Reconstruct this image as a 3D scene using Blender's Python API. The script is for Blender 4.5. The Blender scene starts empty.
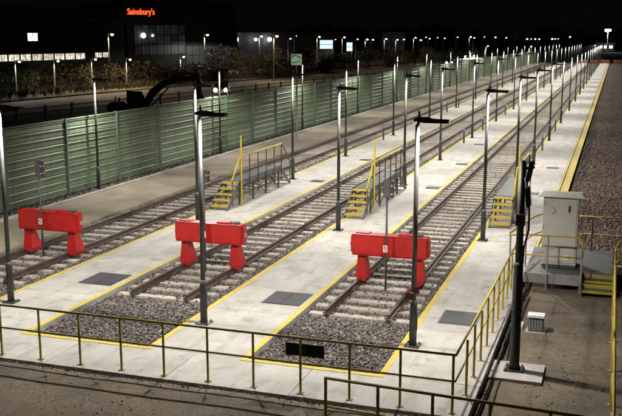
import bpy, bmesh, math, random
import numpy as np
from mathutils import Vector, Matrix

random.seed(7)
rng = np.random.default_rng(11)
S = bpy.context.scene
C = S.collection
R = math.radians

# ------------------------------------------------------------------ camera
# X = across the tracks (right), Y = along the tracks (away), Z = up; walkway top is z = 0
cam_d = bpy.data.cameras.new('camera')
cam = bpy.data.objects.new('camera', cam_d); C.objects.link(cam)
cam.location = (0, 0, 6.4)
cam.rotation_euler = (R(90 - 10.758), 0, R(18.527))
cam_d.sensor_width = 36; cam_d.lens = 36 * 900 / 622
cam_d.clip_start = 0.1; cam_d.clip_end = 3000
S.camera = cam

# ------------------------------------------------------------------ night sky
W = bpy.data.worlds.new('World'); S.world = W; W.use_nodes = True
nt = W.node_tree
sky = nt.nodes.new('ShaderNodeTexSky'); sky.sky_type = 'NISHITA'
sky.sun_disc = False; sky.sun_elevation = R(-4); sky.sun_rotation = R(150)
glow = nt.nodes.new('ShaderNodeVectorMath'); glow.operation = 'ADD'      # town glow in the night air
glow.inputs[1].default_value = (0.014, 0.0145, 0.019)
nt.links.new(sky.outputs[0], glow.inputs[0]); nt.links.new(glow.outputs[0], nt.nodes['Background'].inputs[0])
nt.nodes['Background'].inputs[1].default_value = 0.12

S.view_settings.view_transform = 'Standard'
S.view_settings.look = 'None'
S.view_settings.exposure = 0
S.view_settings.gamma = 1
S.render.engine = 'CYCLES'

LAMP_W = 1080          # watts of one walkway lamp
LAMP_COL = (1.0, 0.965, 0.90)

# ------------------------------------------------------------------ materials
MATS = {}
def mat(name, base, second=None, scale=4.0, rough=0.8, bump=0.0, bscale=None, metal=0.0,
        detail=6, obj_rand=0.0, spots=None, contrast=(0.35, 0.65), bdist=0.02, speck=None, stretch=None, stains=None):
    """base/second mixed by noise, optional small spots of wear, optional object-random tone."""
    if name in MATS: return MATS[name]
    m = bpy.data.materials.new(name); m.use_nodes = True
    n = m.node_tree.nodes; l = m.node_tree.links
    b = n['Principled BSDF']; b.inputs['Roughness'].default_value = rough
    b.inputs['Metallic'].default_value = metal
    tc = n.new('ShaderNodeTexCoord')
    geo = n.new('ShaderNodeNewGeometry')
    second = second or tuple(c * 0.8 for c in base)
    no = n.new('ShaderNodeTexNoise'); no.inputs['Scale'].default_value = scale
    no.inputs['Detail'].default_value = detail; no.inputs['Roughness'].default_value = 0.65
    l.new(geo.outputs['Position'], no.inputs['Vector'])
    cr = n.new('ShaderNodeValToRGB')
    cr.color_ramp.elements[0].position = contrast[0]; cr.color_ramp.elements[0].color = (*second, 1)
    cr.color_ramp.elements[1].position = contrast[1]; cr.color_ramp.elements[1].color = (*base, 1)
    l.new(no.outputs[0], cr.inputs[0])
    col = cr.outputs[0]
    if spots:
        c2, sc, lo, hi = spots
        n2 = n.new('ShaderNodeTexNoise'); n2.inputs['Scale'].default_value = sc
        n2.inputs['Detail'].default_value = 8; n2.inputs['Roughness'].default_value = 0.7
        if stretch:
            sm = n.new('ShaderNodeVectorMath'); sm.operation = 'MULTIPLY'; sm.inputs[1].default_value = stretch
            l.new(geo.outputs['Position'], sm.inputs[0]); l.new(sm.outputs[0], n2.inputs['Vector'])
        else: l.new(geo.outputs['Position'], n2.inputs['Vector'])
        r2 = n.new('ShaderNodeValToRGB')
        r2.color_ramp.elements[0].position = lo; r2.color_ramp.elements[1].position = hi
        l.new(n2.outputs[0], r2.inputs[0])
        mx = n.new('ShaderNodeMix'); mx.data_type = 'RGBA'
        l.new(r2.outputs[0], mx.inputs[0]); l.new(col, mx.inputs[6]); mx.inputs[7].default_value = (*c2, 1)
        col = mx.outputs[2]
    if stains:
        c3, sc3, lo3, hi3, amt = stains
        n3 = n.new('ShaderNodeTexNoise'); n3.inputs['Scale'].default_value = sc3; n3.inputs['Detail'].default_value = 5
        n3.inputs['Distortion'].default_value = 0.6
        l.new(geo.outputs['Position'], n3.inputs['Vector'])
        m3 = n.new('ShaderNodeMapRange'); m3.inputs[1].default_value = lo3; m3.inputs[2].default_value = hi3; m3.inputs[4].default_value = amt
        l.new(n3.outputs[0], m3.inputs[0])
        x3 = n.new('ShaderNodeMix'); x3.data_type = 'RGBA'
        l.new(m3.outputs[0], x3.inputs[0]); l.new(col, x3.inputs[6]); x3.inputs[7].default_value = (*c3, 1); col = x3.outputs[2]
    if speck:
        ns = n.new('ShaderNodeTexNoise'); ns.inputs['Scale'].default_value = speck[1]; ns.inputs['Detail'].default_value = 4; ns.inputs['Roughness'].default_value = 0.8
        l.new(geo.outputs['Position'], ns.inputs['Vector'])
        ms_ = n.new('ShaderNodeMapRange'); ms_.inputs[1].default_value = 0.3; ms_.inputs[2].default_value = 0.7
        ms_.inputs[3].default_value = 1-speck[0]; ms_.inputs[4].default_value = 1+speck[0]
        l.new(ns.outputs[0], ms_.inputs[0])
        vs_ = n.new('ShaderNodeVectorMath'); vs_.operation = 'SCALE'
        l.new(col, vs_.inputs[0]); l.new(ms_.outputs[0], vs_.inputs['Scale']); col = vs_.outputs[0]
    if obj_rand:
        oi = n.new('ShaderNodeObjectInfo')
        mr = n.new('ShaderNodeMapRange'); mr.inputs[3].default_value = 1 - obj_rand; mr.inputs[4].default_value = 1 + obj_rand
        l.new(oi.outputs['Random'], mr.inputs[0])
        mx = n.new('ShaderNodeVectorMath'); mx.operation = 'SCALE'
        l.new(col, mx.inputs[0]); l.new(mr.outputs[0], mx.inputs['Scale'])
        col = mx.outputs[0]
    l.new(col, b.inputs['Base Color'])
    if bump:
        nb = n.new('ShaderNodeTexNoise'); nb.inputs['Scale'].default_value = bscale or scale * 8
        nb.inputs['Detail'].default_value = 5
        l.new(geo.outputs['Position'], nb.inputs['Vector'])
        bp = n.new('ShaderNodeBump'); bp.inputs['Strength'].default_value = bump; bp.inputs['Distance'].default_value = bdist
        l.new(nb.outputs[0], bp.inputs['Height']); l.new(bp.outputs[0], b.inputs['Normal'])
    MATS[name] = m
    return m

def emit(name, col, strength, sample=True):
    if name in MATS: return MATS[name]
    m = bpy.data.materials.new(name); m.use_nodes = True
    n = m.node_tree.nodes
    b = n['Principled BSDF']; b.inputs['Base Color'].default_value = (0.05, 0.05, 0.05, 1)
    b.inputs['Emission Color'].default_value = (*col, 1); b.inputs['Emission Strength'].default_value = strength
    if name.startswith('lit_window') or name.startswith('dim'):
        l = m.node_tree.links; geo = n.new('ShaderNodeNewGeometry'); no = n.new('ShaderNodeTexNoise'); no.inputs['Scale'].default_value = 1.6
        mr = n.new('ShaderNodeMapRange'); mr.inputs[1].default_value = .3; mr.inputs[2].default_value = .7
        mr.inputs[3].default_value = strength*0.25; mr.inputs[4].default_value = strength*1.2
        l.new(geo.outputs['Position'], no.inputs['Vector']); l.new(no.outputs[0], mr.inputs[0]); l.new(mr.outputs[0], b.inputs['Emission Strength'])
    if not sample: m.cycles.emission_sampling = 'NONE'
    MATS[name] = m
    return m

M_conc = mat('pale_concrete', (0.50, 0.475, 0.438), (0.385, 0.36, 0.325), 1.1, 0.85, 0.4, 55, obj_rand=0.07,
             spots=((0.30, 0.28, 0.25), 0.9, 0.50, 0.72), bdist=0.006, speck=(0.26, 38), detail=9, stretch=(3.0, 0.5, 1.0), stains=((0.20, 0.18, 0.15), 2.3, 0.56, 0.72, 0.55))
M_pit = mat('joint_filler', (0.09, 0.08, 0.07), None, 6, 0.95)
M_sleeper = mat('sleeper_concrete', (0.46, 0.42, 0.36), (0.32, 0.28, 0.23), 3.0, 0.9, 0.3, 40, obj_rand=0.22,
                spots=((0.14, 0.10, 0.075), 5, 0.55, 0.75), bdist=0.006)
M_rail = mat('rusty_rail', (0.115, 0.08, 0.06), (0.075, 0.055, 0.044), 5, 0.6, 0.15, 60, metal=0.25)
M_yellow = mat('yellow_line_paint', (0.60, 0.46, 0.05), (0.48, 0.37, 0.05), 2.0, 0.7, 0.1, 50,
               spots=((0.36, 0.32, 0.22), 6, 0.53, 0.66), speck=(0.2, 30))
M_ybar = mat('yellow_rail_paint', (0.50, 0.37, 0.022), (0.38, 0.28, 0.03), 3, 0.5, spots=((0.14, 0.10, 0.03), 14, 0.6, 0.72))
M_oldbar = mat('weathered_yellow_rail', (0.44, 0.33, 0.035), (0.28, 0.21, 0.03), 5, 0.6, spots=((0.09, 0.06, 0.03), 14, 0.52, 0.7))
M_yard = mat('brown_yard_surface', (0.19, 0.148, 0.10), (0.105, 0.082, 0.056), 0.8, 0.95, 0.9, 45,
             spots=((0.25, 0.205, 0.148), 6, 0.54, 0.75), detail=10, bdist=0.012, speck=(0.55, 24), stains=((0.085, 0.066, 0.045), 0.45, 0.5, 0.68, 0.75))
M_path = mat('tan_path_surface', (0.32, 0.275, 0.20), (0.23, 0.195, 0.14), 0.7, 0.95, 0.5, 60,
             spots=((0.30, 0.26, 0.19), 2.5, 0.56, 0.8), detail=9, bdist=0.01, speck=(0.4, 20), stains=((0.13, 0.105, 0.07), 0.4, 0.5, 0.7, 0.6))
M_terrain = mat('dark_rough_ground', (0.055, 0.045, 0.028), (0.03, 0.03, 0.018), 0.3, 1.0)
M_road = mat('worn_asphalt', (0.20, 0.165, 0.12), (0.14, 0.115, 0.085), 0.5, 0.8, 0.2, 20)
M_verge = mat('dry_verge', (0.24, 0.195, 0.10), (0.14, 0.115, 0.06), 0.4, 1.0)
M_ballbed = mat('ballast_bed', (0.14, 0.115, 0.10), (0.06, 0.048, 0.04), 17, 1.0, 1.0, 16, contrast=(0.42, 0.58), bdist=0.05)
M_gravbed = mat('gravel_bed', (0.115, 0.083, 0.065), (0.042, 0.03, 0.024), 14, 1.0, 1.0, 16, contrast=(0.42, 0.58), bdist=0.05)
M_fence = mat('green_board_paint', (0.205, 0.26, 0.165), (0.165, 0.215, 0.135), 1.2, 0.55, 0.1, 30, obj_rand=0.16,
              spots=((0.10, 0.125, 0.08), 3.0, 0.50, 0.72), stretch=(1, 1, 0.12))
M_fpost = mat('green_grey_steel', (0.16, 0.22, 0.17), None, 3, 0.5, metal=0.3)
M_pole = mat('grey_pole_paint', (0.085, 0.085, 0.083), (0.06, 0.06, 0.058), 4, 0.45, metal=0.2, spots=((0.10, 0.095, 0.085), 10, 0.58, 0.75))
M_galv = mat('galvanised_steel', (0.36, 0.36, 0.35), (0.28, 0.28, 0.27), 6, 0.5, metal=0.25, spots=((0.25, 0.24, 0.22), 12, 0.58, 0.75))
M_dgrey = mat('dark_grey_steel', (0.10, 0.10, 0.098), (0.07, 0.07, 0.07), 6, 0.55, metal=0.3)
M_deck = mat('grey_deck_plate', (0.15, 0.15, 0.148), (0.095, 0.095, 0.093), 4, 0.6, 0.2, 60, metal=0.2)
M_black = mat('black_paint', (0.012, 0.012, 0.013), (0.02, 0.02, 0.02), 6, 0.65)
M_rubber = mat('black_rubber', (0.015, 0.015, 0.015), None, 9, 0.8)
M_red = mat('red_paint', (0.50, 0.012, 0.010), (0.36, 0.010, 0.008), 2.2, 0.5, 0.12, 30, spots=((0.16, 0.03, 0.02), 7, 0.56, 0.74), stains=((0.10, 0.035, 0.022), 3.5, 0.58, 0.70, 0.4))
M_cream = mat('cream_cabinet_paint', (0.56, 0.54, 0.47), (0.50, 0.48, 0.42), 2.5, 0.5, spots=((0.26, 0.23, 0.18), 6, 0.62, 0.8))
M_white = mat('white_paint', (0.74, 0.73, 0.70), (0.6, 0.59, 0.56), 8, 0.5)
M_grate = mat('dark_cover_plate', (0.045, 0.048, 0.05), (0.028, 0.03, 0.031), 6, 0.6, 0.3, 80, obj_rand=0.25)
M_tread = mat('ochre_tread', (0.46, 0.33, 0.06), (0.27, 0.20, 0.06), 5, 0.8, 0.3, 60)
M_led = emit('led_panel', (1.0, 0.95, 0.86), 30, sample=False)

# ------------------------------------------------------------------ mesh helpers
class MB:
    def __init__(s): s.v = []; s.f = []
    def add(s, vs, fs):
        o = len(s.v); s.v += [tuple(v) for v in vs]; s.f += [tuple(i + o for i in f) for f in fs]; return s
    def box(s, x0, x1, y0, y1, z0, z1, rot=None, piv=None):
        vs = [Vector((x, y, z)) for z in (z0, z1) for y in (y0, y1) for x in (x0, x1)]
        if rot is not None:
            p = Vector(piv) if piv is not None else Vector(((x0+x1)/2, (y0+y1)/2, (z0+z1)/2))
            vs = [rot @ (v - p) + p for v in vs]
        return s.add(vs, [(0,2,3,1),(4,5,7,6),(0,1,5,4),(2,6,7,3),(0,4,6,2),(1,3,7,5)])
    def frustum(s, cx, cy, z0, z1, ax, ay, bx, by, ox=0, oy=0):
        vs = [(cx+sx*ax/2, cy+sy*ay/2, z0) for sy in (-1,1) for sx in (-1,1)] + \
             [(cx+ox+sx*bx/2, cy+oy+sy*by/2, z1) for sy in (-1,1) for sx in (-1,1)]
        return s.add(vs, [(0,2,3,1),(4,5,7,6),(0,1,5,4),(2,6,7,3),(0,4,6,2),(1,3,7,5)])
    def tube(s, p1, p2, r1, r2=None, n=10):
        return s.path([p1, p2], [r1, r1 if r2 is None else r2], n)
    def path(s, pts, r, n=8):
        pts = [Vector(p) for p in pts]
        if not isinstance(r, (list, tuple)): r = [r] * len(pts)
        vs = []; fs = []
        ref = None
        for i, p in enumerate(pts):
            d = ((pts[min(i+1, len(pts)-1)] - p).normalized() + (p - pts[max(i-1, 0)]).normalized())
            d = d.normalized()
            if ref is None:
                ref = Vector((0,0,1)) if abs(d.z) < 0.9 else Vector((1,0,0))
            u = d.cross(ref).normalized(); w = u.cross(d).normalized(); ref = w
            for k in range(n):
                a = 2*math.pi*k/n
                vs.append(p + r[i]*(u*math.cos(a) + w*math.sin(a)))
        for i in range(len(pts)-1):
            for k in range(n):
                fs.append((i*n+k, i*n+(k+1)%n, (i+1)*n+(k+1)%n, (i+1)*n+k))
        fs.append(tuple(range(n))[::-1]); fs.append(tuple(range((len(pts)-1)*n, len(pts)*n)))
        return s.add(vs, fs)
    def prism(s, prof, axis, a, b):
        """closed 2-D profile extruded from a to b along axis 'x' (prof=(y,z)), 'y' (prof=(x,z)) or 'z'."""
        n = len(prof)
        def p(t, q):
            return (t, q[0], q[1]) if axis == 'x' else (q[0], t, q[1]) if axis == 'y' else (q[0], q[1], t)
        vs = [p(a, q) for q in prof] + [p(b, q) for q in prof]
        fs = [tuple(range(n)), tuple(range(2*n-1, n-1, -1))] + [(i, n+i, n+(i+1)%n, (i+1)%n) for i in range(n)]
        return s.add(vs, fs)
    def ball(s, c, r, seg=10, rings=6, sz=1.0):
        c = Vector(c); vs = []; fs = []
        for i in range(rings+1):
            t = math.pi*i/rings
            for k in range(seg):
                a = 2*math.pi*k/seg
                vs.append(c + r*Vector((math.sin(t)*math.cos(a), math.sin(t)*math.sin(a), sz*math.cos(t))))
        for i in range(rings):
            for k in range(seg):
                fs.append((i*seg+k, (i+1)*seg+k, (i+1)*seg+(k+1)%seg, i*seg+(k+1)%seg))
        return s.add(vs, fs)
    def mesh(s, name, m, bevel=0, smooth=False):
        me = bpy.data.meshes.new(name)
        me.from_pydata(s.v, [], s.f)
        bm = bmesh.new(); bm.from_mesh(me)
        if smooth or bevel: bmesh.ops.remove_doubles(bm, verts=bm.verts, dist=1e-5)
        bmesh.ops.recalc_face_normals(bm, faces=bm.faces)
        if bevel:
            es = [e for e in bm.edges if len(e.link_faces) == 2 and e.calc_face_angle(0) > 0.5]
            bmesh.ops.bevel(bm, geom=es, offset=bevel, segments=2, affect='EDGES', profile=0.7)
        bm.to_mesh(me); bm.free()
        if smooth:
            for p in me.polygons: p.use_smooth = len(p.vertices) < 6
        me.materials.append(m)
        return me
    def build(s, name, m, parent=None, bevel=0, smooth=False):
        return obj(name, s.mesh(name, m, bevel, smooth), parent)

def obj(name, me, parent=None, loc=None):
    o = bpy.data.objects.new(name, me); C.objects.link(o)
    if parent is not None: o.parent = parent
    if loc is not None: o.location = loc
    return o
def tag(o, label=None, cat=None, group=None, kind=None):
    if label: o['label'] = label
    if cat: o['category'] = cat
    if group: o['group'] = group
    if kind: o['kind'] = kind
    return o
def thing(name, label, cat, loc=(0,0,0), rz=0, group=None):
    o = bpy.data.objects.new(name, None); C.objects.link(o)
    o.location = loc; o.rotation_euler = (0, 0, rz); o.empty_display_size = 0.2
    return tag(o, label, cat, group)
def kids(o): return [c for c in C.objects if c.parent == o]
KID = {}
def dup(root, loc, label=None, group=None, rz=None):
    if root.name not in KID:
        KID[root.name] = [(c, kids(c)) for c in kids(root)]
    r = root.copy(); C.objects.link(r); r.location = loc
    if rz is not None: r.rotation_euler = (0, 0, rz)
    if label: r['label'] = label
    if group: r['group'] = group
    for ch, gs in KID[root.name]:
        c = ch.copy(); C.objects.link(c); c.parent = r
        for g in gs:
            d = g.copy(); C.objects.link(d); d.parent = c
    return r
def sheet(name, x0, x1, y0, y1, z, m, parent=None, kind='structure'):
    o = MB().add([(x0,y0,z),(x1,y0,z),(x1,y1,z),(x0,y1,z)], [(0,1,2,3)]).build(name, m, parent)
    if parent is None: tag(o, kind=kind)
    return o
ORD = 'first second third fourth fifth sixth seventh eighth ninth tenth eleventh twelfth thirteenth fourteenth fifteenth sixteenth seventeenth eighteenth nineteenth twentieth'.split()
ORD += ['twenty-'+o for o in ORD[:9]]

# ------------------------------------------------------------------ layout numbers (metres)
FAR = 240.0
PITS = [(-17.35, -14.28), (-11.95, -9.0), (-6.72, -4.0)]       # ballast beds
TRACKS = [-15.9, -10.56, -5.4]
WALKS = [(-14.28, -11.95), (-9.0, -6.72), (-4.0, -2.05)]
APRON_Y0, PIT_Y0 = 14.5, 16.03
LAMP_Y = [17.85, 28.4, 38.4, 47.0, 58.2, 70.5, 83.0, 95.2, 107.0] + [118.6 + 11.7*i for i in range(11)]
ROWX = [-13.75, -8.55, -3.72]

# ------------------------------------------------------------------ ground
sheet('terrain', -900, 900, -60, 1800, -0.35, M_terrain)
# yard: gently uneven sheet
def yard():
    xs = np.concatenate([np.linspace(-32, -16, 6), np.linspace(-14, 4, 60), np.linspace(5, 30, 8)])
    ys = np.concatenate([np.linspace(-15, 9, 8), np.linspace(9.5, 14.4, 24), np.linspace(14.49, 27, 44), np.linspace(30, FAR+20, 10)])
    vs = []; fs = []
    for y in ys:
        for x in xs:
            f = min(1, max(0, (x+2.75)/0.65)) if y > 8 else 0.0
            z = -0.035*(1-f) - 0.2*f + 0.004*math.sin(x*1.3+y*0.7) + 0.004*math.sin(x*2.7-y*1.9+1) + 0.004*random.uniform(-1, 1)
            if -30 < x < -2.9 and y > 14.45: z = -0.3
            vs.append((x, y, z))
    nx = len(xs)
    for j in range(len(ys)-1):
        for i in range(nx-1):
            fs.append((j*nx+i, j*nx+i+1, (j+1)*nx+i+1, (j+1)*nx+i))
    tag(MB().add(vs, fs).build('yard_ground', M_yard, smooth=True), kind='structure')
yard()

def ballast_bed(i):
    x0, x1 = PITS[i]
    return tag(sheet('ballast_bed', x0-0.01, x1+0.01, PIT_Y0-0.02, FAR, -0.125, M_ballbed), kind='structure')
for i in range(3): ballast_bed(i)
sheet('gravel_bed', -1.55, 14, 27.3, FAR, -0.165, M_gravbed)
# tan path beside the green fence, its kerb and gravel margin
sheet('fence_margin', -22.2, -20.45, 14.5, FAR, -0.12, M_ballbed)
tag(MB().box(-20.25, -17.36, 14.5, FAR, -0.4, -0.02).build('path', M_path), kind='structure')
kerb = tag(bpy.data.objects.new('path_kerb', None), kind='structure'); C.objects.link(kerb)
kme = MB().box(-20.43, -20.26, 0.01, 2.99, -0.4, 0.05).mesh('kerb_stone', M_conc, bevel=0.015)
for k in range(24): obj('kerb_stone', kme, kerb, (0, 14.5+3*k, 0))
MB().box(-20.43, -20.26, 14.5+72, FAR, -0.4, 0.05).build('kerb_run', M_conc, kerb)

# walkways: concrete bays with joints, painted edge lines
bay = 3.0
for i, (x0, x1) in enumerate(WALKS):
    w = MB().box(x0+0.02, x1-0.02, PIT_Y0+0.02, FAR, -0.45, -0.035).build('walkway', M_pit); tag(w, kind='structure')
    me = MB().box(x0, x1, 0.006, bay-0.006, -0.3, 0).mesh('slab', M_conc, bevel=0.008)
    n = int((FAR-PIT_Y0)/bay)
    for k in range(n): obj('slab', me, w, (0, PIT_Y0+0.01+k*bay, 0))
    for a, b in ((x0+0.005, x0+0.14), (x1-0.14, x1-0.005)):
        if i == 2 and a > -3: continue
        sheet('painted_line', a, b, PIT_Y0-0.1 if True else 0, FAR, 0.004, M_yellow, w)
ap = tag(MB().box(-27.9, -2.07, APRON_Y0+0.02, PIT_Y0-0.02, -0.45, -0.035).build('apron', M_pit), kind='structure')
xs = [-28, -25, -22, -19, -16, -13.1, -10.5, -7.85, -5.3, -2.05]
for a, b in zip(xs[:-1], xs[1:]):
    MB().box(a+0.006, b-0.006, APRON_Y0, PIT_Y0, -0.3, 0).build('slab', M_conc, ap, bevel=0.008)
for x0, x1 in PITS:
    sheet('painted_line', x0-0.115, x1+0.115, PIT_Y0-0.14, PIT_Y0-0.008, 0.008, M_yellow, ap)

# ------------------------------------------------------------------ ballast stones (uncountable)
def stone_mat(name, c0, c1, c2):
    m = bpy.data.materials.new(name); m.use_nodes = True
    n = m.node_tree.nodes; l = m.node_tree.links; b = n['Principled BSDF']; b.inputs['Roughness'].default_value = 0.9
    at = n.new('ShaderNodeAttribute'); at.attribute_name = 'tint'
    cr = n.new('ShaderNodeValToRGB'); e = cr.color_ramp.elements
    e[0].color = (*c0, 1); e[1].color = (*c2, 1); k = e.new(0.45); k.color = (*c1, 1); k = e.new(0.6); k.color = (c1[0]*1.25, c1[1]*1.05, c1[2]*0.95, 1)
    l.new(at.outputs['Fac'], cr.inputs[0]); l.new(cr.outputs[0], b.inputs['Base Color'])
    return m
M_stone = stone_mat('ballast_stone', (0.055, 0.047, 0.043), (0.175, 0.155, 0.143), (0.40, 0.37, 0.345))
M_stone2 = stone_mat('gravel_stone', (0.05, 0.035, 0.027), (0.155, 0.112, 0.088), (0.33, 0.26, 0.21))
CUBE = np.array([[x, y, z] for z in (-1, 1) for y in (-1, 1) for x in (-1, 1)], float)
CF = np.array([(0,2,3,1),(4,5,7,6),(0,1,5,4),(2,6,7,3),(0,4,6,2),(1,3,7,5)])
def stones(name, pts, size, m):
    n = len(pts)
    loc = CUBE[None]*rng.uniform(0.5, 1.1, (n, 8, 1)) * rng.uniform(0.6, 1.0, (n, 1, 3))
    q = rng.normal(size=(n, 4)); q /= np.linalg.norm(q, axis=1)[:, None]
    w, x, y, z = q.T
    Rm = np.stack([1-2*(y*y+z*z), 2*(x*y-z*w), 2*(x*z+y*w), 2*(x*y+z*w), 1-2*(x*x+z*z), 2*(y*z-x*w),
                   2*(x*z-y*w), 2*(y*z+x*w), 1-2*(x*x+y*y)], 1).reshape(n, 3, 3)
    sz = size*rng.uniform(0.55, 1.25, (n, 1, 1))*0.62
    v = np.einsum('nij,nkj->nki', Rm, loc)*sz + pts[:, None, :]
    f = (CF[None] + (np.arange(n)*8)[:, None, None]).reshape(-1, 4)
    me = bpy.data.meshes.new(name)
    me.vertices.add(n*8); me.vertices.foreach_set('co', v.reshape(-1))
    me.loops.add(len(f)*4); me.loops.foreach_set('vertex_index', f.reshape(-1).astype(np.int32))
    me.polygons.add(len(f)); me.polygons.foreach_set('loop_start', (np.arange(len(f))*4).astype(np.int32))
    at = me.attributes.new('tint', 'FLOAT', 'FACE')
    at.data.foreach_set('value', np.repeat(np.clip(rng.beta(1.0, 1.6, n), 0, 1), 6).astype(np.float32))
    me.update(calc_edges=True); me.materials.append(m)
    return tag(obj(name, me), kind='stuff')
def scatter(x0, x1, y0, y1, dens, z, dz=0.012):
    n = int((x1-x0)*(y1-y0)*dens)
    return np.stack([rng.uniform(x0, x1, n), rng.uniform(y0, y1, n), z + rng.normal(0, dz, n)], 1)
SLEEP_Y0, SLEEP_D = 19.62, 0.65
for i, (x0, x1) in enumerate(PITS):
    p = np.concatenate([scatter(x0+0.03, x1-0.03, PIT_Y0+0.03, 30, 560, -0.115), scatter(x0+0.03, x1-0.03, 30, 48, 250, -0.115),
                        scatter(x0+0.03, x1-0.03, 48, 80, 75, -0.115)])
    ph = np.abs(((p[:, 1]-SLEEP_Y0+SLEEP_D/2) % SLEEP_D)-SLEEP_D/2)
    onsl = (p[:, 1] > SLEEP_Y0-0.2) & (ph < 0.115) & (np.abs(p[:, 0]-TRACKS[i]) < 1.2)
    onrail = (p[:, 1] > 19.4) & (np.abs(np.abs(p[:, 0]-TRACKS[i])-0.752) < 0.10)
    keep = ~(onsl & (rng.random(len(p)) > 0.05)) & ~onrail
    p = p[keep]
    p[onsl[keep], 2] += 0.06
    o = stones('ballast', p, 0.046, M_stone)
pg = scatter(-1.5, 7, 27.4, 150, 60, -0.145)
pg = pg[(rng.random(len(pg)) < np.exp(-(pg[:, 1]-40)/38.0)) & (pg[:, 0] < 3.5+(pg[:, 1]-27)*0.06)]
stones('gravel', np.concatenate([scatter(-1.5, 3.2, 27.4, 44, 190, -0.145), pg]), 0.058, M_stone2)
o = stones('fence_gravel', scatter(-21.4, -20.5, 22, 60, 120, -0.10), 0.06, M_stone)
p = np.concatenate([scatter(-16, -2.0, 14.33, 14.49, 300, -0.03, 0.008), scatter(-2.04, -1.9, 14.5, 24, 160, -0.17),
                    scatter(-14, -2.5, 10, 14.4, 25, -0.036, 0.003), scatter(-1.3, 2.5, 14, 26.5, 25, -0.198, 0.003)])
stones('loose_stones', p, 0.024, M_stone2)

# ------------------------------------------------------------------ railway tracks
def rail_prof():
    h = [(-0.07,0),(-0.07,0.012),(-0.012,0.03),(-0.012,0.105),(-0.036,0.118),(-0.036,0.15)]
    return h + [(-x, z) for x, z in h[::-1]]
M_slmesh = MB().prism([(-0.125,-0.2),(0.125,-0.2),(0.115,0),(-0.115,0)], 'x', -1.22, 1.22).mesh('sleeper', M_sleeper, bevel=0.012)
M_clip = MB().box(0.072,0.13,-0.05,0.05,0,0.035).mesh('rail_clip', M_rail)
names = ['leftmost railway track running beside the tan path and green fence',
         'middle railway track between the two concrete walkways with lamp posts',
         'rightmost railway track ending nearest the lower railing']
RAILZ = -0.05
for i, cx in enumerate(TRACKS):
    t = thing('railway_track', names[i], 'railway track', (cx, 19.46, 0), group='railway tracks')
    for s in (-1, 1):
        MB().prism([(s*0.752+x, RAILZ+0.004+z) for x, z in rail_prof()], 'y', 0, FAR-19.46).build('rail', M_rail, t)
    nn = 0
    k = 0
    far = MB(); y = SLEEP_Y0
    while y < 168:
        if k < 94:
            o = obj('sleeper', M_slmesh, t, (random.uniform(-.03,.03), y-19.46, RAILZ-random.uniform(0,0.006)))
            o.rotation_euler = (0, 0, random.uniform(-.008, .008))
            if k < 24:
                for s in (-1, 1):
                    for q in (0.0, -0.202): obj('rail_clip', M_clip, o, (s*0.752+q, 0, 0))
        else:
            far.box(-1.22, 1.22, y-19.46-0.115, y-19.46+0.115, -0.2, RAILZ)
        y += SLEEP_D; k += 1
    tag(far.build('far_sleepers', M_sleeper, t), kind='stuff')

# ------------------------------------------------------------------ buffer stops + signals
def buffer_stop(cx, label, proto=None):
    if proto: return dup(proto, (cx, 22.45, 0), label)
    t = thing('buffer_stop', label, 'buffer stop', (cx, 22.45, 0), group='red buffer stops')
    beam = MB().box(-1.0, 1.0, -0.08, 0.24, 0.75, 1.285).build('beam', M_red, t, bevel=0.008)
    for a, b in ((-0.99, -0.02), (0.02, 0.99)):
        pn = MB().box(a, b, -0.102, -0.081, 0.765, 1.27).build('face_panel', M_red, beam, bevel=0.004)
    for x in (-0.93, -0.5, -0.08, 0.08, 0.5, 0.93):
        for z in (0.80, 1.235): MB().tube((x, -0.102, z), (x, -0.118, z), 0.017, n=6).build('bolt', M_red, beam)
    for z in (0.738, 1.285):
        MB().box(-1.0, 1.0, -0.11, 0.26, z, z+0.012).build('flange', M_red, beam)
    # recessed end plates, top lugs and rear buffer pads
    for s in (-1, 1):
        e = MB().box(s*1.0+(0 if s>0 else -0.05), s*1.0+(0.05 if s>0 else 0), -0.02, 0.20, 0.79, 1.24).build('end_plate', M_red, t, bevel=0.008)
        MB().box(s*1.05+(0 if s>0 else -0.03), s*1.05+(0.03 if s>0 else 0), 0.03, 0.15, 0.95, 1.05).build('end_lug', M_galv if s>0 else M_red, e, bevel=0.006)
        leg = MB().frustum(s*0.76, 0.22, 0.105, 0.736, 0.33, 0.48, 0.20, 0.25, 0, -0.10).build('leg', M_red, t, bevel=0.012)
        MB().box(s*0.76-0.12, s*0.76+0.12, -0.05, 0.50, 0.02, 0.103).build('rail_shoe', M_red, leg, bevel=0.006)
        MB().frustum(s*0.55, 0.37, 0.80, 1.19, 0.40, 0.18, 0.40, 0.18).build('buffer_pad', M_black, t, bevel=0.02)
    MB().box(0.22, 0.62, 0.02, 0.22, 1.298, 1.34).build('top_bracket', M_red, t, bevel=0.01)
    MB().box(0.70, 0.86, 0.06, 0.20, 1.298, 1.35).build('top_lug', M_dgrey, t, bevel=0.01)
    MB().box(-0.93, -0.55, 0.02, 0.22, 1.298, 1.325).build('top_bracket', M_red, t, bevel=0.01)
    return t
b0 = buffer_stop(TRACKS[1]+0.03, 'red buffer stop on the middle track, between two walkways')
buffer_stop(TRACKS[0]+0.12, 'red buffer stop on the leftmost track, nearest the green fence', b0)
buffer_stop(TRACKS[2]+0.05, 'red buffer stop on the rightmost track, behind the pole with red squares', b0)

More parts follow.
